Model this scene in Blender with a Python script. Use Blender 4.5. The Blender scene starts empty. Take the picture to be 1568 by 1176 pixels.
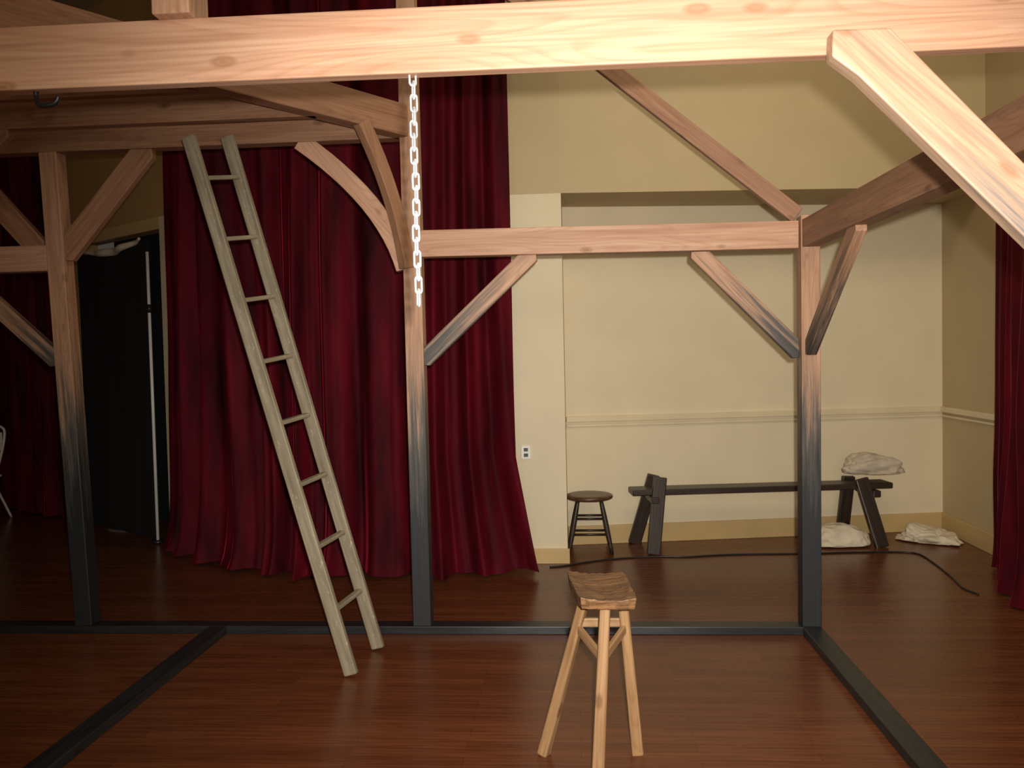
import bpy, bmesh, math, random
from mathutils import Vector, Matrix, noise
random.seed(4)
S = bpy.context.scene
COL = S.collection

# ------------------------------------------------------------------ materials
def nodes(name):
    m = bpy.data.materials.new(name); m.use_nodes = True
    nt = m.node_tree; b = nt.nodes['Principled BSDF']
    return m, nt, b
def N(nt, t, **kw):
    n = nt.nodes.new(t)
    for k, v in kw.items():
        if k in n.inputs: n.inputs[k].default_value = v
        else: setattr(n, k, v)
    return n
def ramp(nt, fac, stops):
    r = nt.nodes.new('ShaderNodeValToRGB')
    e = r.color_ramp.elements
    while len(e) < len(stops): e.new(0.5)
    for i, (p, c) in enumerate(stops):
        e[i].position = p; e[i].color = (*c, 1) if len(c) == 3 else c
    nt.links.new(fac, r.inputs[0]); return r
def mix(nt, fac, a, b, mode='MIX'):
    m = nt.nodes.new('ShaderNodeMix'); m.data_type = 'RGBA'; m.blend_type = mode
    for sock, v in ((m.inputs[0], fac), (m.inputs[6], a), (m.inputs[7], b)):
        if hasattr(v, 'links'): nt.links.new(v, sock)
        elif isinstance(v, (int, float)): sock.default_value = v
        else: sock.default_value = (*v, 1)
    return m.outputs[2]
def bump(nt, b, h, strength=0.2, dist=0.01):
    n = N(nt, 'ShaderNodeBump', Strength=strength, Distance=dist)
    nt.links.new(h, n.inputs['Height']); nt.links.new(n.outputs[0], b.inputs['Normal'])

def wood(name, lo, hi, knot=(0.30,0.14,0.065), rough=0.55, zdark=None, dark=(0.012,0.014,0.016), mid=(0.10,0.085,0.07), grain=1.0, rings=0.5):
    m, nt, b = nodes(name); L = nt.links.new
    tc = N(nt, 'ShaderNodeTexCoord'); oi = N(nt, 'ShaderNodeObjectInfo')
    ad = N(nt, 'ShaderNodeVectorMath', operation='ADD')
    ms = N(nt, 'ShaderNodeVectorMath', operation='SCALE')
    cmb = N(nt, 'ShaderNodeCombineXYZ')
    for i in range(3): L(oi.outputs['Random'], cmb.inputs[i])
    L(cmb.outputs[0], ms.inputs[0]); ms.inputs['Scale'].default_value = 13.0
    L(tc.outputs['Object'], ad.inputs[0]); L(ms.outputs[0], ad.inputs[1])
    mp = N(nt, 'ShaderNodeMapping'); mp.inputs['Scale'].default_value = (1.0, 14, 14)
    L(ad.outputs[0], mp.inputs[0])
    n1 = N(nt, 'ShaderNodeTexNoise', Scale=1.6*grain, Detail=5.0, Roughness=0.6, Distortion=0.6); L(mp.outputs[0], n1.inputs['Vector'])
    mp2 = N(nt, 'ShaderNodeMapping'); mp2.inputs['Scale'].default_value = (1.5, 60, 60); L(ad.outputs[0], mp2.inputs[0])
    n2 = N(nt, 'ShaderNodeTexNoise', Scale=1.5, Detail=3.0); L(mp2.outputs[0], n2.inputs['Vector'])
    r1 = ramp(nt, n1.outputs[0], [(0.3, lo), (0.68, hi)])
    r2 = ramp(nt, n2.outputs[0], [(0.35, (0.80,0.74,0.70)), (0.6, (1,1,1))])
    col = mix(nt, 0.8, r1.outputs[0], r2.outputs[0], 'MULTIPLY')
    # flat-sawn growth rings: contour lines of a long stretched noise field
    mp4 = N(nt, 'ShaderNodeMapping'); mp4.inputs['Scale'].default_value = (0.6, 6.0, 6.0); L(ad.outputs[0], mp4.inputs[0])
    n4 = N(nt, 'ShaderNodeTexNoise', Scale=1.1, Detail=1.0); L(mp4.outputs[0], n4.inputs['Vector'])
    mm = N(nt, 'ShaderNodeMath', operation='MULTIPLY'); L(n4.outputs[0], mm.inputs[0]); mm.inputs[1].default_value = 26.0
    fr = N(nt, 'ShaderNodeMath', operation='FRACT'); L(mm.outputs[0], fr.inputs[0])
    r4 = ramp(nt, fr.outputs[0], [(0.0,(1,1,1)),(0.5,(1,1,1)),(0.85,(0.80,0.68,0.58)),(1.0,(1,1,1))])
    col = mix(nt, rings, col, r4.outputs[0], 'MULTIPLY')
    mp3 = N(nt, 'ShaderNodeMapping'); mp3.inputs['Scale'].default_value = (3.0, 7.0, 7.0); L(ad.outputs[0], mp3.inputs[0])
    v = N(nt, 'ShaderNodeTexVoronoi', Scale=1.35); L(mp3.outputs[0], v.inputs['Vector'])
    rk = ramp(nt, v.outputs['Distance'], [(0.05, (1,1,1)), (0.08, (.5,.5,.5)), (0.11,(.7,.7,.7)), (0.17, (0,0,0))])
    col = mix(nt, rk.outputs[0], col, knot)
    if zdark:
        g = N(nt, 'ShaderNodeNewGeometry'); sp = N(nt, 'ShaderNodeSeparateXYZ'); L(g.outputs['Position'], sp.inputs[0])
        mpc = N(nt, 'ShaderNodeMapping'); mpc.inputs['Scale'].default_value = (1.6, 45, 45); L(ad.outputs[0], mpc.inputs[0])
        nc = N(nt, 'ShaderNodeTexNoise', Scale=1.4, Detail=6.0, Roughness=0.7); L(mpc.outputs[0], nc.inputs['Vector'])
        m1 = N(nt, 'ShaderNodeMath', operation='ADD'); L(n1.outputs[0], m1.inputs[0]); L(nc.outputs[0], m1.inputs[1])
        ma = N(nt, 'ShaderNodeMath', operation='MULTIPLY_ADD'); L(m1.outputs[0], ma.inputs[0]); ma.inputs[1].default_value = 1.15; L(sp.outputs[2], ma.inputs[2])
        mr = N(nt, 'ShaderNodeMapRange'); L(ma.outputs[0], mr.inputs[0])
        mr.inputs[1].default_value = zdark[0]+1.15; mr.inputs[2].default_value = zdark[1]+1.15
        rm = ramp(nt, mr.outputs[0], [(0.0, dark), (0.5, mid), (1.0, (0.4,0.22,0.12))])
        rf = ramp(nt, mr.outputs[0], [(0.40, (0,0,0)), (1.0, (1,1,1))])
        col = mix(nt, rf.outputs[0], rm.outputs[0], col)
    L(col, b.inputs['Base Color']); b.inputs['Roughness'].default_value = rough
    bump(nt, b, n2.outputs[0], 0.15, 0.004)
    return m

def paint(name, c, var=0.06, rough=0.6, scale=3.0):
    m, nt, b = nodes(name)
    tc = N(nt, 'ShaderNodeTexCoord')
    n = N(nt, 'ShaderNodeTexNoise', Scale=scale, Detail=4.0); nt.links.new(tc.outputs['Object'], n.inputs['Vector'])
    r = ramp(nt, n.outputs[0], [(0.3, tuple(x*(1-var) for x in c)), (0.7, tuple(min(1,x*(1+var)) for x in c))])
    nt.links.new(r.outputs[0], b.inputs['Base Color']); b.inputs['Roughness'].default_value = rough
    n2 = N(nt, 'ShaderNodeTexNoise', Scale=90.0, Detail=3.0); nt.links.new(tc.outputs['Object'], n2.inputs['Vector'])
    bump(nt, b, n2.outputs[0], 0.08, 0.003)
    return m

M_pine   = wood('pine_beam', (0.50,0.27,0.165), (0.62,0.38,0.25))
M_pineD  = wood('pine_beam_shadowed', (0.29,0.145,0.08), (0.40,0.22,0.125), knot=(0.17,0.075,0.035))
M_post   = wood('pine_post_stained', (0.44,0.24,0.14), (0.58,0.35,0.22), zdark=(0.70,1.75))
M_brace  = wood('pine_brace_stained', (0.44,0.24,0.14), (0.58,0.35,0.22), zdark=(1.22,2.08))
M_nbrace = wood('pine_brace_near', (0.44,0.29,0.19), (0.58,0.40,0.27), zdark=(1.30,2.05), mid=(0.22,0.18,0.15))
M_sill   = wood('black_stained_sill', (0.009,0.011,0.012), (0.022,0.025,0.027), knot=(0.01,0.01,0.01), rough=0.4)
M_stool  = wood('raw_stool_wood', (0.23,0.12,0.05), (0.40,0.245,0.115), knot=(0.12,0.045,0.015), grain=1.3)
M_seat   = wood('rustic_seat_wood', (0.05,0.024,0.012), (0.34,0.18,0.075), knot=(0.05,0.02,0.01), grain=3.4, rings=.9)
M_dark   = wood('dark_stained_wood', (0.022,0.015,0.011), (0.05,0.032,0.022), knot=(0.02,0.01,0.01), rough=0.4)
M_darktop= wood('brown_seat_wood', (0.07,0.032,0.018), (0.13,0.06,0.035), knot=(0.04,0.02,0.01), rough=0.35)
M_cream  = paint('cream_wall_paint', (0.72,0.62,0.42), var=.03)
M_tan    = paint('tan_wall_paint', (0.50,0.39,0.215), var=.03)
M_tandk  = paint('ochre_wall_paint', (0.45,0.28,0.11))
M_base   = paint('ochre_trim_paint', (0.56,0.39,0.17), rough=0.4)
M_creamT = paint('cream_trim_paint', (0.71,0.60,0.39), rough=0.4)
M_ceil   = paint('ceiling_paint', (0.45,0.38,0.28))
M_white  = paint('white_plastic', (0.8,0.78,0.7), rough=0.35)
M_blackp = paint('black_plastic', (0.012,0.012,0.012), rough=0.4)
M_blackc = paint('black_drape_cloth', (0.003,0.003,0.0035), rough=0.95)
M_cloth  = paint('off_white_cloth', (0.66,0.57,0.42), var=0.12, rough=0.9, scale=9)
M_cloth2 = paint('beige_cloth', (0.50,0.42,0.31), var=0.2, rough=0.9, scale=9)

def mk_ladder():
    m, nt, b = nodes('weathered_ladder_paint'); L = nt.links.new
    tc = N(nt, 'ShaderNodeTexCoord')
    mp = N(nt, 'ShaderNodeMapping'); mp.inputs['Scale'].default_value = (2.5, 30, 30); L(tc.outputs['Object'], mp.inputs[0])
    n = N(nt, 'ShaderNodeTexNoise', Scale=1.3, Detail=5.0); L(mp.outputs[0], n.inputs['Vector'])
    r = ramp(nt, n.outputs[0], [(0.3, (0.17,0.135,0.085)), (0.7, (0.33,0.28,0.19))])
    mq = N(nt, 'ShaderNodeMapping'); mq.inputs['Scale'].default_value = (14, 34, 34); L(tc.outputs['Object'], mq.inputs[0])
    n2 = N(nt, 'ShaderNodeTexNoise', Scale=1.6, Detail=5.0, Roughness=0.7); L(mq.outputs[0], n2.inputs['Vector'])
    r2 = ramp(nt, n2.outputs[0], [(0.60, (0,0,0)), (0.70, (.7,.7,.7))])
    c = mix(nt, r2.outputs[0], r.outputs[0], (0.52,0.48,0.38))
    r3 = ramp(nt, n2.outputs[0], [(0.28, (.6,.6,.6)), (0.36, (0,0,0))])
    c = mix(nt, r3.outputs[0], c, (0.12,0.09,0.05))
    L(c, b.inputs['Base Color']); b.inputs['Roughness'].default_value = 0.6
    bump(nt, b, n.outputs[0], 0.3, 0.004); return m
M_ladder = mk_ladder()

def mk_metal():
    m, nt, b = nodes('galvanised_steel')
    tc = N(nt, 'ShaderNodeTexCoord'); n = N(nt, 'ShaderNodeTexNoise', Scale=60.0); nt.links.new(tc.outputs['Object'], n.inputs['Vector'])
    r = ramp(nt, n.outputs[0], [(0.3,(0.55,0.56,0.58)),(0.7,(0.85,0.86,0.88))]); nt.links.new(r.outputs[0], b.inputs['Base Color'])
    b.inputs['Metallic'].default_value = 0.55; b.inputs['Roughness'].default_value = 0.32; return m
M_metal = mk_metal()

def mk_velvet():
    m, nt, b = nodes('burgundy_velvet'); L = nt.links.new
    tc = N(nt, 'ShaderNodeTexCoord')
    mp = N(nt, 'ShaderNodeMapping'); mp.inputs['Scale'].default_value = (3, 3, 0.5); L(tc.outputs['Object'], mp.inputs[0])
    n = N(nt, 'ShaderNodeTexNoise', Scale=2.0, Detail=5.0); L(mp.outputs[0], n.inputs['Vector'])
    r = ramp(nt, n.outputs[0], [(0.3,(0.020,0.001,0.003)),(0.7,(0.115,0.003,0.010))])
    L(r.outputs[0], b.inputs['Base Color']); b.inputs['Roughness'].default_value = 0.7
    b.inputs['Sheen Weight'].default_value = 0.5; b.inputs['Sheen Roughness'].default_value = 0.25
    b.inputs['Sheen Tint'].default_value = (0.8,0.04,0.10,1)
    b.inputs['Specular IOR Level'].default_value = 0.1
    return m
M_velvet = mk_velvet()

def mk_floor():
    m, nt, b = nodes('dark_laminate_floor'); L = nt.links.new
    g = N(nt, 'ShaderNodeNewGeometry')
    br = N(nt, 'ShaderNodeTexBrick'); L(g.outputs['Position'], br.inputs['Vector'])
    br.inputs['Scale'].default_value = 1.0; br.inputs['Brick Width'].default_value = 0.9; br.inputs['Row Height'].default_value = 0.065
    br.inputs['Mortar Size'].default_value = 0.0010; br.inputs['Mortar Smooth'].default_value = 0.3; br.inputs['Bias'].default_value = 0.0
    br.inputs['Color1'].default_value = (0.118,0.036,0.014,1); br.inputs['Color2'].default_value = (0.155,0.050,0.019,1); br.inputs['Mortar'].default_value = (0.06,0.02,0.01,1)
    mp = N(nt, 'ShaderNodeMapping'); mp.inputs['Scale'].default_value = (1.5, 34, 1); L(g.outputs['Position'], mp.inputs[0])
    n = N(nt, 'ShaderNodeTexNoise', Scale=2.0, Detail=5.0, Distortion=0.4); L(mp.outputs[0], n.inputs['Vector'])
    r = ramp(nt, n.outputs[0], [(0.3,(0.72,0.66,0.62)),(0.7,(1.2,1.22,1.22))])
    c = mix(nt, 1.0, br.outputs[0], r.outputs[0], 'MULTIPLY')
    L(c, b.inputs['Base Color'])
    r2 = ramp(nt, n.outputs[0], [(0.3,(0.22,)*3),(0.7,(0.32,)*3)]); L(r2.outputs[0], b.inputs['Roughness'])
    b.inputs['Specular IOR Level'].default_value = 0.25
    bump(nt, b, n.outputs[0], 0.03, 0.002)
    return m
M_floor = mk_floor()

# ------------------------------------------------------------------ geometry helpers
def empty(name, loc=(0,0,0)):
    e = bpy.data.objects.new(name, None); e.location = loc; e.empty_display_size = 0.1; COL.objects.link(e); return e
def obj(name, verts, faces, mat, M=None, parent=None, smooth=False, bevel=0.0):
    """verts in world space; M gives the local frame"""
    M = M or Matrix.Identity(4); Mi = M.inverted()
    me = bpy.data.meshes.new(name); me.from_pydata([tuple(Mi @ Vector(v)) for v in verts], [], faces); me.validate()
    bm = bmesh.new(); bm.from_mesh(me); bmesh.ops.recalc_face_normals(bm, faces=bm.faces); bm.to_mesh(me); bm.free()
    if smooth:
        for p in me.polygons: p.use_smooth = True
    me.materials.append(mat)
    o = bpy.data.objects.new(name, me); COL.objects.link(o)
    if parent is not None:
        o.parent = parent; o.matrix_basis = Matrix.Translation(-parent.location) @ M
    else: o.matrix_basis = M
    if bevel:
        md = o.modifiers.new('bevel', 'BEVEL'); md.width = bevel; md.segments = 2; md.limit_method = 'ANGLE'
    return o
def frame_of(x, origin, up=(0,0,1)):
    x = Vector(x).normalized(); up = Vector(up)
    if abs(x.dot(up)) > 0.98: up = Vector((0,1,0))
    y = up.cross(x).normalized(); z = x.cross(y)
    M = Matrix((x, y, z)).transposed().to_4x4(); M.translation = Vector(origin); return M
def beam(name, p0, p1, w, h, mat, parent=None, up=(0,0,1), bevel=0.004, taper=1.0):
    p0, p1 = Vector(p0), Vector(p1); M = frame_of(p1-p0, (p0+p1)/2, up); L = (p1-p0).length/2
    vs = []
    for sx in (-1, 1):
        k = 1.0 if sx < 0 else taper
        for sy, sz in ((-1,-1),(1,-1),(1,1),(-1,1)): vs.append(M @ Vector((sx*L, sy*w/2*k, sz*h/2*k)))
    fs = [(0,1,2,3),(7,6,5,4),(0,4,5,1),(1,5,6,2),(2,6,7,3),(3,7,4,0)]
    return obj(name, vs, fs, mat, M, parent, bevel=bevel)
def prism(name, pts, origin, ax, az, t, mat, parent=None, bevel=0.004, grain=None):
    """2-D polygon pts (a,z) extruded by thickness t about its plane"""
    ax, az, o = Vector(ax).normalized(), Vector(az).normalized(), Vector(origin); nn = ax.cross(az).normalized()
    n = len(pts); vs = [o+ax*a+az*b+nn*(-t/2) for a,b in pts]+[o+ax*a+az*b+nn*(t/2) for a,b in pts]
    fs = [tuple(range(n)), tuple(range(2*n-1, n-1, -1))]+[(i,(i+1)%n,n+(i+1)%n,n+i) for i in range(n)]
    g = Vector((ax*grain[0]+az*grain[1])) if grain else ax
    c = sum(vs, Vector())/len(vs)
    return obj(name, vs, fs, mat, frame_of(g, c), parent, bevel=bevel)
def knee(name, origin, ax, z0, a1, zr, w, t, mat, parent):
    """knee brace; origin on post face (z=0), ax horizontal away from the post"""
    d = Vector((a1, zr-z0)).normalized(); hz = w/2/d.x; ha = w/2/d.y; sl = d.y/d.x
    P = [(0,z0+hz),(a1-ha,zr),(a1+.45*ha,zr),(a1+ha-.5*ha, zr-.5*ha*sl),(.5*ha, z0-hz+.5*ha*sl),(0,z0-.45*hz)]
    return prism(name, P, origin, ax, (0,0,1), t, mat, parent, grain=(d.x,d.y))
def curved(name, pts, origin, ax, w, t, mat, parent):
    """curved brace through 2-D pts (quadratic) of width w"""
    p0,p1,p2 = [Vector(p) for p in pts]; up=[]; lo=[]
    for i in range(13):
        s=i/12; p=p0*(1-s)**2+p1*2*s*(1-s)+p2*s*s; d=((p1-p0)*(1-s)+(p2-p1)*s).normalized(); nn=Vector((-d.y,d.x))
        up.append(tuple(p+nn*w/2)); lo.append(tuple(p-nn*w/2))
    d=p2-p0
    return prism(name, up+lo[::-1], origin, ax, (0,0,1), t, mat, parent, grain=(d.x,d.y))
def smoothpath(P, n=6, closed=False):
    P=[Vector(p) for p in P]; out=[]; m=len(P)
    rng = range(m) if closed else range(m-1)
    for i in rng:
        if closed: a,b,c,d=P[(i-1)%m],P[i],P[(i+1)%m],P[(i+2)%m]
        else: a,b,c,d=P[max(i-1,0)],P[i],P[i+1],P[min(i+2,m-1)]
        for k in range(n):
            t=k/n; out.append(.5*((2*b)+(c-a)*t+(2*a-5*b+4*c-d)*t*t+(3*b-a-3*c+d)*t**3))
    if not closed: out.append(P[-1])
    return out
def tubegeo(P, r, closed=False, seg=10):
    P=[Vector(p) for p in P]; n=len(P); vs=[]; fs=[]; ref=None
    rr = r if callable(r) else (lambda s: r)
    for i in range(n):
        t=((P[(i+1)%n]-P[i-1]) if closed else (P[min(i+1,n-1)]-P[max(i-1,0)])).normalized()
        if ref is None: ref = t.orthogonal().normalized()
        ref=(ref-t*ref.dot(t)).normalized(); b=t.cross(ref)
        q=rr(i/(n-1) if n>1 else 0)
        for k in range(seg):
            a=2*math.pi*k/seg; vs.append(P[i]+(ref*math.cos(a)+b*math.sin(a))*q)
    for i in range(n if closed else n-1):
        j=(i+1)%n
        for k in range(seg): fs.append((i*seg+k,i*seg+(k+1)%seg,j*seg+(k+1)%seg,j*seg+k))
    if not closed: fs += [tuple(range(seg))[::-1], tuple(range((n-1)*seg,n*seg))]
    return vs, fs
def tube(name, P, r, mat, parent=None, closed=False, seg=10, local=False):
    vs, fs = tubegeo(P, r, closed, seg)
    M = frame_of(Vector(P[-1])-Vector(P[0]), P[0]) if local else (Matrix.Translation(parent.location) if parent else None)
    return obj(name, vs, fs, mat, M, parent, smooth=True)
def wallseg(name, segs, mat, inside=(0,3), t=0.1, bevel=0):
    vs=[]; fs=[]
    for p0,p1,z0,z1 in segs:
        p0,p1=Vector(p0),Vector(p1); d=(p1-p0).normalized(); n=Vector((-d.y,d.x))
        if n.dot(Vector(inside)-p0)>0: n=-n
        n=n*t; b=len(vs)
        for z in (z0,z1):
            for q in (p0,p1,p1+n,p0+n): vs.append(Vector((q.x,q.y,z)))
        fs += [tuple(b+i for i in f) for f in ((3,2,1,0),(4,5,6,7),(0,1,5,4),(1,2,6,5),(2,3,7,6),(3,0,4,7))]
    return obj(name, vs, fs, mat, bevel=bevel)

# ------------------------------------------------------------------ room
CH=4.8
BOXF=[(0,1,2,3),(7,6,5,4),(0,4,5,1),(1,5,6,2),(2,6,7,3),(3,7,4,0)]
obj('floor', [(-6.8,-2.6,0),(3.2,-2.6,0),(3.2,9.6,0),(-6.8,9.6,0),(-6.8,-2.6,-.1),(3.2,-2.6,-.1),(3.2,9.6,-.1),(-6.8,9.6,-.1)], BOXF, M_floor)
obj('ceiling', [(-6.8,-2.6,CH),(3.2,-2.6,CH),(3.2,9.6,CH),(-6.8,9.6,CH),(-6.8,-2.6,CH+.1),(3.2,-2.6,CH+.1),(3.2,9.6,CH+.1),(-6.8,9.6,CH+.1)], BOXF, M_ceil)
def AW(x): return (x, 7.0-.695*(x+3.45))      # angled wall line
CX=-.07; ZS=2.69
wallseg('wall_back_lower', [(AW(-2.25),(CX,6.175),0,ZS)], M_cream, t=.1)
wallseg('wall_back_upper', [(AW(-2.25),(CX,6.175),ZS,CH),((CX,6.175),(3.03,6.50),ZS,CH)], M_tan, t=.1)
wallseg('wall_recess', [((CX,6.77),(3.03,7.24),0,ZS+.1)], M_cream)
wallseg('wall_recess_return', [((CX,6.27),(CX,6.80),0,ZS)], M_cream, inside=(1,6.5), t=.08)
obj('trim_soffit', [(CX,6.275,ZS),(3.03,6.60,ZS),(3.03,7.24,ZS),(CX,6.77,ZS),(CX,6.275,ZS+.1),(3.03,6.60,ZS+.1),(3.03,7.24,ZS+.1),(CX,6.77,ZS+.1)], BOXF, M_tan)
wallseg('wall_right', [((3.03,7.35),(3.03,-2.5),0,CH)], M_tan)
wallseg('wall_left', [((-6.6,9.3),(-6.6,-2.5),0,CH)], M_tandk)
wallseg('wall_front', [((-6.6,-2.5),(3.03,-2.5),0,CH)], M_tan)
DL,DR,DZ=-4.58,-3.45,2.66
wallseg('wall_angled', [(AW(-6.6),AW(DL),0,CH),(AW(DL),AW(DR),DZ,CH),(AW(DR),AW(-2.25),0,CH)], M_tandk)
u=Vector((.821,-.571)); nin=Vector((-.571,-.821))
def dtrim(name,xa,xb,z0,z1,t=.03,mat=M_base):
    a=Vector(AW(xa))+nin*t; b=Vector(AW(xb))+nin*t
    return wallseg(name,[(tuple(a),tuple(b),z0,z1)],mat,t=t)
dtrim('trim_door_right',DR,DR+.10,0,DZ+.1,mat=M_creamT); dtrim('trim_door_left',DL-.10,DL,0,DZ+.1); dtrim('trim_door_head',DL,DR,DZ,DZ+.1)
def board(name,p0,p1,z0,z1,t,mat,inside=(0,3)):
    p0,p1=Vector(p0),Vector(p1); d=(p1-p0).normalized(); n=Vector((-d.y,d.x))
    if n.dot(Vector(inside)-p0)<0: n=-n
    return wallseg(name,[(tuple(p0+n*t),tuple(p1+n*t),z0,z1)],mat,inside=inside,t=t,bevel=.004)
board('baseboard_recess',(CX,6.77),(3.03,7.24),0,.15,.02,M_base)
board('baseboard_back',(-2.25,6.165),(CX+.015,6.175),0,.11,.02,M_base)
board('baseboard_right',(3.03,7.22),(3.03,-2.4),0,.15,.02,M_base)
board('baseboard_angled',AW(DR+.10),AW(-2.3),0,.12,.02,M_base)
board('trim_1',(CX,6.77),(3.03,7.24),.985,1.03,.03,M_creamT)
board('trim_2',(CX,6.77),(3.03,7.24),.945,.965,.015,M_creamT)
board('trim_3',(3.03,7.20),(3.03,6.2),.985,1.03,.03,M_creamT)
board('trim_4',(3.03,7.20),(3.03,6.2),.945,.965,.015,M_creamT)

# ------------------------------------------------------------------ curtains
def curtain(name, path, z0, z1, mat, amp=.055, freq=5.2, seed=0, nx=520, nz=50, flare=.10, shift=None):
    P=smoothpath([(a,b,0) for a,b in path], 20); L=[0]
    for i in range(1,len(P)): L.append(L[-1]+(P[i]-P[i-1]).length)
    T=L[-1]; vs=[]
    for j in range(nz+1):
        h=j/nz; z=z0+(z1-z0)*h
        k=0
        for i in range(nx+1):
            s=T*i/nx
            while k<len(L)-2 and L[k+1]<s: k+=1
            f=(s-L[k])/(L[k+1]-L[k]); p=P[k].lerp(P[k+1],f); t=(P[min(k+2,len(P)-1)]-P[max(k-1,0)]).normalized(); n=Vector((t.y,-t.x,0))
            low=(1-h)**2
            w1=noise.noise(Vector((s*1.3+seed,h*.7,seed)))
            ph=s*freq*2*math.pi/1.6+w1*4.5+noise.noise(Vector((s*.8,h*1.5,seed+5)))*1.2*low
            a=amp*(.55+.75*abs(noise.noise(Vector((s*2.2,seed,h*.6))))*1.6)*(.55+.75*(1-h))
            d=a*(math.sin(ph)+.35*math.sin(ph*2.3+w1*3)) + low*.06*noise.noise(Vector((s*3,h*3,seed+9)))
            fl=flare*math.exp(-((z-z0)/.22))*(.3+1.4*abs(noise.noise(Vector((s*2.6,seed+2,0)))))
            q=p+n*(d+fl)
            if shift: q+=Vector((1,0,0))*shift(h)*(i/nx)**6
            zz=z+ (.05*abs(noise.noise(Vector((s*3.1,seed,4)))) if j==0 else 0)
            vs.append(Vector((q.x,q.y,zz)))
    W=nx+1
    fs=[(j*W+i,j*W+i+1,(j+1)*W+i+1,(j+1)*W+i) for j in range(nz) for i in range(nx)]
    return obj(name,vs,fs,mat,smooth=True)
curtain('stage_curtain',[(-3.28,6.72),(-3.03,6.50),(-2.6,6.15),(-2.15,5.93),(-1.6,5.86),(-1.06,5.85),(-.7,5.9),(-.43,5.96)],.012,4.74,M_velvet,
        shift=lambda h: .13*max(0,1-h/.17), seed=3, nx=800, nz=70, freq=5.2, amp=.072, flare=.18)
curtain('stage_curtain.001',[(-6.3,8.85),(-5.7,8.4),(-5.0,7.95)],.012,4.74,M_velvet,seed=8,nx=260,flare=.03)
curtain('stage_curtain.002',[(2.87,5.98),(2.77,5.6),(2.60,5.1),(2.55,4.4),(2.6,3.8)],.012,2.42,M_velvet,seed=15,nx=320,flare=.04,amp=.05)
tube('curtain_rod',[(2.97,6.2,2.44),(2.77,5.6,2.44),(2.60,5.1,2.44),(2.55,4.4,2.44),(2.6,3.7,2.44),(3.02,3.5,2.44)],.015,M_blackp)
nx,nz=80,24; vs=[]
for j in range(nz+1):
    for i in range(nx+1):
        s=i/nx; x=DL-.03+(DR-DL-.04)*s; b=Vector(AW(x))+nin*.075
        sag=.07*math.sin(math.pi*min(1,s*1.1))
        z=.01+(DZ-.09-sag)*j/nz; off=.018*math.sin(s*22+1.2*noise.noise(Vector((s*4,j*.1,1))))
        vs.append(Vector((b.x,b.y,z))+Vector((nin.x,nin.y,0))*off)
fs=[(j*(nx+1)+i,j*(nx+1)+i+1,(j+1)*(nx+1)+i+1,(j+1)*(nx+1)+i) for j in range(nz) for i in range(nx)]
dd=empty('black_drape',(AW(-4.08)[0],AW(-4.08)[1],0))
obj('cloth',vs,fs,M_blackc,Matrix.Translation(dd.location),dd,smooth=True)
hp=[vs[nz*(nx+1)+i]+Vector((0,0,.02)) for i in range(8,nx-8)]
tube('hem',hp,lambda s:.012+.024*math.sin(math.pi*min(1,max(0,s))),M_cloth,dd)
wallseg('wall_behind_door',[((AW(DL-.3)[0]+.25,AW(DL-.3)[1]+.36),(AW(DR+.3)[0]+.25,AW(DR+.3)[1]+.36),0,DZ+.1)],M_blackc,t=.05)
pc=Vector(AW(-3.47))+nin*.13
pole=empty('light_stand_pole',(pc.x,pc.y,0))
tube('tube',[(pc.x,pc.y,0),(pc.x,pc.y,2.46)],.013,M_white,pole); tube('collar',[(pc.x,pc.y,1.95),(pc.x,pc.y,2.02)],.022,M_blackp,pole)
tube('foot',[(pc.x,pc.y,0),(pc.x,pc.y,.03)],.05,M_blackp,pole)

# ------------------------------------------------------------------ timber frame
TF=empty('timber_frame',(0,4.65,0)); Y=4.65
XR,XM,XL=1.248,-.872,-2.87
beam('sill_back',(-4.4,Y,.0225),(1.30,Y,.0225),.10,.045,M_sill,TF)
beam('sill_right',(XR,Y-.05,.0225),(XR,1.9,.0225),.10,.045,M_sill,TF)
beam('sill_left',(-2.03,Y-.05,.0225),(-2.03,1.9,.0225),.10,.045,M_sill,TF)
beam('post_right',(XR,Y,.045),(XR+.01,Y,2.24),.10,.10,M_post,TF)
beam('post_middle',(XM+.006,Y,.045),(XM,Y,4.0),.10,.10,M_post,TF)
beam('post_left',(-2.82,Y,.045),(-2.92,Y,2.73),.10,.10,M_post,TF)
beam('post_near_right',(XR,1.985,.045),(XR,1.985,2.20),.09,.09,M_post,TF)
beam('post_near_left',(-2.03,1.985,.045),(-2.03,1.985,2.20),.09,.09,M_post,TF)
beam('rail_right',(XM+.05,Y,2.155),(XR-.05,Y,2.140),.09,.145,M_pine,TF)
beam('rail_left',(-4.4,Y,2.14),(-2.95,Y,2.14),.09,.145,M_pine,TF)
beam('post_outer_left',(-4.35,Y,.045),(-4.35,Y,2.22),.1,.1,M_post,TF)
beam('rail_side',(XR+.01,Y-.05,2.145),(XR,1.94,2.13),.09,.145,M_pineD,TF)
beam('beam_near',(-2.3,1.985,2.281),(1.45,1.985,2.270),.04,.15,M_pine,TF)
beam('post_upper',(-.914,1.985,2.35),(-.914,1.985,4.0),.09,.11,M_pine,TF)
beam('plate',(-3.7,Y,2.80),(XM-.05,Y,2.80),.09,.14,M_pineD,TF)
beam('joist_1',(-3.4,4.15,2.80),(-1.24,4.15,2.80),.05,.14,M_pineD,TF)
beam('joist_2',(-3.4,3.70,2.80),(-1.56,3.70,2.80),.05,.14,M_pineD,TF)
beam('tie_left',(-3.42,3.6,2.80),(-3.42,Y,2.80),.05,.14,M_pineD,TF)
beam('post_far_left_1',(-3.40,4.15,0),(-3.40,4.15,2.73),.09,.09,M_post,TF)
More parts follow.
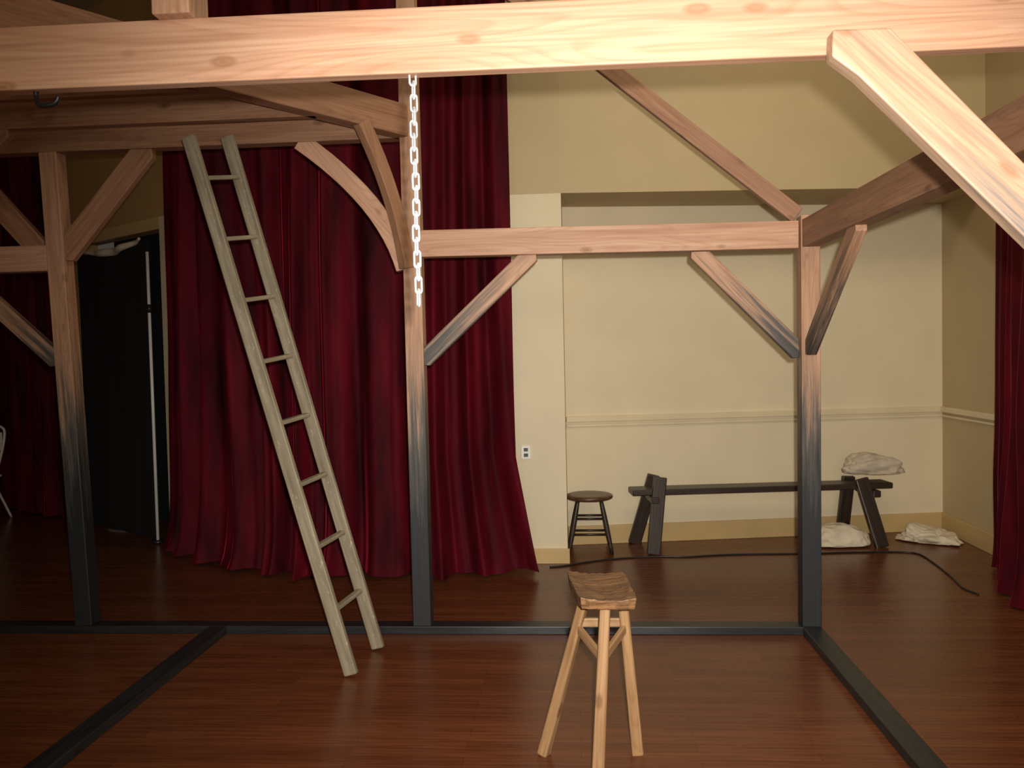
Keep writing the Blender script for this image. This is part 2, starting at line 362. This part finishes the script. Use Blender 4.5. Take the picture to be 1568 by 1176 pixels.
beam('post_far_left_2',(-3.40,3.70,0),(-3.40,3.70,2.73),.09,.09,M_post,TF)
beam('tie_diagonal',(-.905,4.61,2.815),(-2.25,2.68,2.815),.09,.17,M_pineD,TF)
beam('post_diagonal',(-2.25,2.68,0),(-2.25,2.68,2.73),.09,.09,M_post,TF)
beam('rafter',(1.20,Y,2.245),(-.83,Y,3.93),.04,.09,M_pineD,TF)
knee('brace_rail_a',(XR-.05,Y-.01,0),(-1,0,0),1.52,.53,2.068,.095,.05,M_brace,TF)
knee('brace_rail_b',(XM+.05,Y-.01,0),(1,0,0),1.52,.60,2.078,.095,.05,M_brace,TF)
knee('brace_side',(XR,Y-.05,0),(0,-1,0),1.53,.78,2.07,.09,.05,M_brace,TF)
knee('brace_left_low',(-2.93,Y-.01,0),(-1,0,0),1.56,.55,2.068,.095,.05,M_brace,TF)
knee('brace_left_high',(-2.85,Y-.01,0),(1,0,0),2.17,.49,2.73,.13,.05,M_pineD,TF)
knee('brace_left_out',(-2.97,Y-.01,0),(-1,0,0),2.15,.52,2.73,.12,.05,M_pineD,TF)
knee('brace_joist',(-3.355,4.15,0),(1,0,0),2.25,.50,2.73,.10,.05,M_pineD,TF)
curved('brace_plate',[(-.0,2.02),(.10,2.40),(.57,2.74)],(XM-.04,Y-.01,0),(-1,0,0),.10,.05,M_pine,TF)
dx=Vector((-2.25+.905,2.68-4.61,0)).normalized()
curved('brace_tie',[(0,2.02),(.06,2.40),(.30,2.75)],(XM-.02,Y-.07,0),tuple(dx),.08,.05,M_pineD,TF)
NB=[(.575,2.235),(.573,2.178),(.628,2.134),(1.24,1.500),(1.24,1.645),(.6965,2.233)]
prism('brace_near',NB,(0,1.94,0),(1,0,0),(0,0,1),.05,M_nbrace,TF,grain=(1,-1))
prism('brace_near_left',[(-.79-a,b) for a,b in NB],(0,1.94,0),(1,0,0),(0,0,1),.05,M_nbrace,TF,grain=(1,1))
tube('iron_hook',smoothpath([(-1.28,1.985,2.215),(-1.28,1.985,2.19),(-1.27,1.975,2.172),(-1.25,1.97,2.165),(-1.225,1.97,2.17),(-1.215,1.97,2.185)],6),.006,M_blackp,TF)

# ------------------------------------------------------------------ chain
vs=[];fs=[]
zc=2.205+.012; X0=-.362; pitch=.0302; nl=18
for k in range(nl):
    c=Vector((X0+.0015*math.sin(k*.9),1.985,zc-.02-k*pitch)); pts=[]
    R=.0078; hl=.0125
    for i in range(20):
        a=2*math.pi*i/20; px=R*math.cos(a); pz=R*math.sin(a)+(hl if math.sin(a)>=0 else -hl)
        rot = (.5 if k%2==0 else .5+math.pi/2)
        pts.append(c+Vector((px*math.cos(rot),px*math.sin(rot),pz)))
    v,f=tubegeo(pts,.0028,True,8); b=len(vs); vs+=v; fs+=[tuple(b+i for i in q) for q in f]
obj('hanging_chain',vs,fs,M_metal,smooth=True)

# ------------------------------------------------------------------ ladder
LD=empty('wooden_ladder',(-1.10,4.1,0))
A0,A1=Vector((-1.10,3.98,0.0)),Vector((-1.865,4.09,2.645))
B0,B1=Vector((-1.055,4.35,0.0)),Vector((-1.765,4.32,2.70))
wv=(B0-A0).normalized()
for nm,p,q in (('rail_1',A0,A1),('rail_2',B0,B1)):
    beam(nm,p+Vector((0,0,.012)),q,.030,.068,M_ladder,LD,up=tuple((q-p).cross(wv)),bevel=.006)
for i in range(8):
    t=.119+.1147*i; a=A0.lerp(A1,t); b=B0.lerp(B1,t); 
    beam('rung_%d'%(i+1),a,b,.034,.022,M_ladder,LD,up=(0,0,1),bevel=.006)

# ------------------------------------------------------------------ foreground rustic stool
ST=empty('rustic_stool',(.07,3.05,0))
cor=[Vector((-.048,3.254,.70)),Vector((.176,3.240,.70)),Vector((.205,2.875,.70)),(Vector((.002,2.885,.70)))]
n=32; vs=[]
for lay in (0,1):
    for j in range(n+1):
        for i in range(n+1):
            s,t=i/n,j/n
            # rounded / chipped outline of the split slab
            ss=.5+(s-.5)*(1-.05*(2*t-1)**4-.05*abs(noise.noise(Vector((t*6,s>.5,2)))))
            tt=.5+(t-.5)*(1-.03*(2*s-1)**4-.04*abs(noise.noise(Vector((s*6,(t>.5)*3,5)))))
            p=cor[0].lerp(cor[1],ss).lerp(cor[3].lerp(cor[2],ss),tt)
            e=.004*noise.noise(Vector((s*4,t*4,3)))+.003*noise.noise(Vector((s*14,t*5,6)))
            if lay==0: z=.706-.022*(1-(2*s-1)**2)*(1-.6*abs(2*t-1))+e
            else:
                z=.662+e*.5-.006*(1-(2*t-1)**2); p=p.lerp(Vector((.08,3.06,.7)),.06)
            vs.append(Vector((p.x,p.y,z)))
W=n+1; K=W*W; fs=[]
for j in range(n):
    for i in range(n):
        a=j*W+i; fs.append((a,a+1,a+W+1,a+W)); fs.append((K+a+W,K+a+W+1,K+a+1,K+a))
for i in range(n):
    fs.append((i,i+1,K+i+1,K+i)); q=n*W+i; fs.append((q,q+1,K+q+1,K+q))
    q=i*W; fs.append((q,q+W,K+q+W,K+q)); q=i*W+n; fs.append((q,q+W,K+q+W,K+q))
obj('seat',vs,fs,M_seat,frame_of((1,.05,0),(.08,3.05,.68)),ST,bevel=.004)
legs=[((-.145,3.217,0),(.035,3.12,.672)),((.216,3.23,0),(.160,3.12,.672)),((.053,2.945,0),(.094,2.955,.672))]
for i,(a,b) in enumerate(legs):
    beam('leg_%d'%(i+1),a,b,.046,.042,M_stool,ST,bevel=.008,taper=.82)
def lp(i,z):
    a,b=Vector(legs[i][0]),Vector(legs[i][1]); return a.lerp(b,z/.672)
beam('stretcher_1',lp(0,.52),lp(2,.47),.018,.034,M_stool,ST,bevel=.004)
beam('stretcher_2',lp(2,.47),lp(1,.52),.018,.034,M_stool,ST,bevel=.004)
beam('stretcher_3',lp(0,.54),lp(1,.54),.018,.034,M_stool,ST,bevel=.004)

# ------------------------------------------------------------------ round stool
c=Vector((.10,6.53,0)); RS=empty('round_stool',c)
prof=[(0,.0),(.165,.0),(.178,.006),(.182,.016),(.178,.027),(.168,.032),(.10,.031),(0,.030)]
vs=[];fs=[];sg=48
for r,z in prof:
    for k in range(sg):
        a=2*math.pi*k/sg; vs.append(Vector((c.x+r*math.cos(a),c.y+r*math.sin(a),.415+z)))
for j in range(len(prof)-1):
    for k in range(sg): fs.append((j*sg+k,j*sg+(k+1)%sg,(j+1)*sg+(k+1)%sg,(j+1)*sg+k))
obj('seat',vs,fs,M_darktop,Matrix.Translation(c),RS,smooth=True)
lg=[]
for i,(sx,sy) in enumerate(((-1,-1),(1,-1),(1,1),(-1,1))):
    a=c+Vector((sx*.165,sy*.085,0)); b=c+Vector((sx*.085,sy*.06,.42)); lg.append((a,b))
    tube('leg_%d'%(i+1),[a.lerp(b,t/8) for t in range(9)],lambda s:.013+.007*math.sin(s*math.pi),M_dark,RS)
for i in range(4):
    for z in (.15,.27):
        if i%2==1 and z==.15: z=.2
        p=lg[i][0].lerp(lg[i][1],z/.42); q=lg[(i+1)%4][0].lerp(lg[(i+1)%4][1],z/.42)
        tube('rung_%d_%d'%(i,int(z*100)),[p,q],.009,M_dark,RS)

# ------------------------------------------------------------------ bench
b0=Vector((.42,6.60,0)); b1=Vector((2.44,6.84,0)); bd=(b1-b0).normalized(); bn=Vector((-bd.y,bd.x,0))
BE=empty('rustic_bench',(b0+b1)/2); H=.455
beam('plank',b0+Vector((0,0,H)),b1+Vector((0,0,H)),.20,.045,M_dark,BE,bevel=.008)
for e,(base,si) in enumerate(((b0+bd*.16,-1),(b1-bd*.16,1))):
    for k,sy in enumerate((-1,1)):
        foot=base+bn*sy*.20+bd*(-.03 if sy<0 else -.10 if si<0 else -.12); top=base+bn*sy*.075+bd*(.05 if si<0 else -.10)+Vector((0,0,.575 if sy<0 else .56))
        if si>0: top.z-=.055
        if si>0 and sy<0: foot+=bd*.05
        beam('leg_%d_%d'%(e,k),foot,top+bn*sy*.035,.10,.045,M_dark,BE,up=tuple(bn),bevel=.008)
    beam('crossbar_%d'%e,base+bn*-.17+Vector((0,0,H-.05)),base+bn*.15+Vector((0,0,H-.05)),.06,.05,M_dark,BE,bevel=.006)

# ------------------------------------------------------------------ cloth bundles
def bundle(name,c,sx,sy,sz,rot,mat,seed,rough=.35):
    bm=bmesh.new(); bmesh.ops.create_icosphere(bm,subdivisions=6,radius=1)
    R=Matrix.Rotation(rot,3,'Z')
    for v in bm.verts:
        d=v.co.copy(); p=d*1.1+Vector((seed,seed*2,0))
        f=1+rough*.7*noise.fractal(p,1.0,2.1,3)
        f+=.14*(.25-abs(noise.noise(d*2.6+Vector((seed,0,3)))))
        q=Vector((d.x*f,d.y*f,0))
        zz=d.z*f; q.z=(zz if zz>0 else zz*.12)
        v.co=R@Vector((math.copysign(abs(q.x)**.8,q.x)*sx/2,math.copysign(abs(q.y)**.8,q.y)*sy/2,q.z*sz))
    mz=min(v.co.z for v in bm.verts)
    for v in bm.verts: v.co.z-=mz
    me=bpy.data.meshes.new(name); bm.to_mesh(me); bm.free()
    for p in me.polygons: p.use_smooth=True
    me.materials.append(mat); o=bpy.data.objects.new(name,me); o.location=c; COL.objects.link(o); return o
bundle('crumpled_cloth',(2.33,6.82,.535),.44,.24,.13,.1,M_cloth2,2.0,.6)
bundle('floor_cushion',(2.02,6.70,0),.46,.26,.15,.1,M_cloth,5.0,.2)
bundle('folded_blanket',(2.76,6.85,0),.42,.34,.10,-.3,M_cloth,9.0,.7)

# ------------------------------------------------------------------ cord, outlets
cp=[(-.20,6.05),(-.07,6.09),(.1,6.2),(.35,6.30),(.62,6.34),(.80,6.33),(1.18,6.40),(1.73,6.42),(2.1,6.45),(2.4,6.45),(2.5,6.38),(2.5,6.13),(2.46,5.74),(2.42,5.49),(2.45,5.35)]
tube('extension_cord',smoothpath([(a,b,.006) for a,b in cp],8),.006,M_blackp)
OU=empty('wall_outlet',(-.36,6.16,.82))
beam('plate',(-.36,6.166,.77),(-.36,6.166,.87),.008,.07,M_white,OU,up=(1,0,0),bevel=.003)
for z in (.80,.84): beam('socket_%d'%int(z*100),(-.36,6.158,z-.012),(-.36,6.158,z+.012),.008,.03,M_blackp,OU,up=(1,0,0),bevel=.002)
SW=empty('light_switch',(3.02,6.3,.95)); beam('plate',(3.024,6.28,.86),(3.024,6.28,.98),.075,.01,M_white,SW,up=(1,0,0),bevel=.003)
beam('toggle',(3.015,6.28,.91),(3.015,6.28,.93),.01,.012,M_white,SW,up=(1,0,0),bevel=.002)

# ------------------------------------------------------------------ folding chair at far left
cc=Vector((-5.88,7.85,0)); FC=empty('folding_chair',cc)
def cpnt(x,y,z): return cc+Vector((x,y,z))
tube('back_frame',smoothpath([cpnt(-.21,-.22,0),cpnt(-.22,.05,.5),cpnt(-.22,.18,.82),cpnt(-.17,.21,.92),cpnt(0,.22,.94),cpnt(.17,.21,.92),cpnt(.22,.18,.82),cpnt(.22,.05,.5),cpnt(.21,-.22,0)],8),.013,M_white,FC)
tube('rear_frame',smoothpath([cpnt(-.19,.28,0),cpnt(-.19,.0,.42),cpnt(-.17,-.16,.45),cpnt(.17,-.16,.45),cpnt(.19,.0,.42),cpnt(.19,.28,0)],8),.012,M_white,FC)
beam('seat',cpnt(0,-.2,.46),cpnt(0,.17,.44),.38,.025,M_white,FC,bevel=.01)
beam('backrest',cpnt(-.2,.175,.78),cpnt(.2,.175,.78),.015,.18,M_white,FC,bevel=.006)

# ------------------------------------------------------------------ camera
cam=bpy.data.cameras.new('camera'); co=bpy.data.objects.new('camera',cam); COL.objects.link(co); S.camera=co
cam.lens=29.85; cam.sensor_width=36; cam.clip_start=.05
p=.037; yw=math.atan(.0732)
F=Vector((-math.sin(yw)*math.cos(p),math.cos(yw)*math.cos(p),-math.sin(p)))
r0=F.cross(Vector((0,0,1))).normalized(); u0=r0.cross(F)
ro=.022; Xc=(r0*math.cos(ro)-u0*math.sin(ro)); Yc=(u0*math.cos(ro)+r0*math.sin(ro))
M=Matrix((Xc,Yc,-F)).transposed().to_4x4(); M.translation=Vector((0,0,1.55)); co.matrix_world=M

# ------------------------------------------------------------------ lights
def aim(o,loc,tgt):
    o.location=loc; o.rotation_euler=(Vector(tgt)-Vector(loc)).to_track_quat('-Z','Y').to_euler()
fl=bpy.data.lights.new('camera_flash','SPOT'); fl.energy=740; fl.spot_size=math.radians(92); fl.spot_blend=1.0; fl.shadow_soft_size=.02; fl.color=(1,.95,.88)
fo=bpy.data.objects.new('camera_flash',fl); COL.objects.link(fo); aim(fo,(.05,-.02,1.62),(.30,6,.55))
def area(name,loc,tgt,sx,sy,e,col):
    l=bpy.data.lights.new(name,'AREA'); l.shape='RECTANGLE'; l.size=sx; l.size_y=sy; l.energy=e; l.color=col
    o=bpy.data.objects.new(name,l); COL.objects.link(o); aim(o,loc,tgt)
area('ambient_fill_rear',(.6,-2.3,2.4),(1.2,6.6,1.4),4.5,3.0,85,(1,.87,.68))  # added fill panel behind the camera, stands in for soft ambient bounce
area('ceiling_lamp_stage',(1.3,3.9,4.6),(1.5,7.0,.6),2.2,1.2,46,(1,.85,.62))
w=bpy.data.worlds.new('world'); S.world=w; w.use_nodes=True; w.node_tree.nodes['Background'].inputs[0].default_value=(1,.85,.65,1); w.node_tree.nodes['Background'].inputs[1].default_value=.05
S.view_settings.view_transform='Standard'; S.view_settings.look='None'
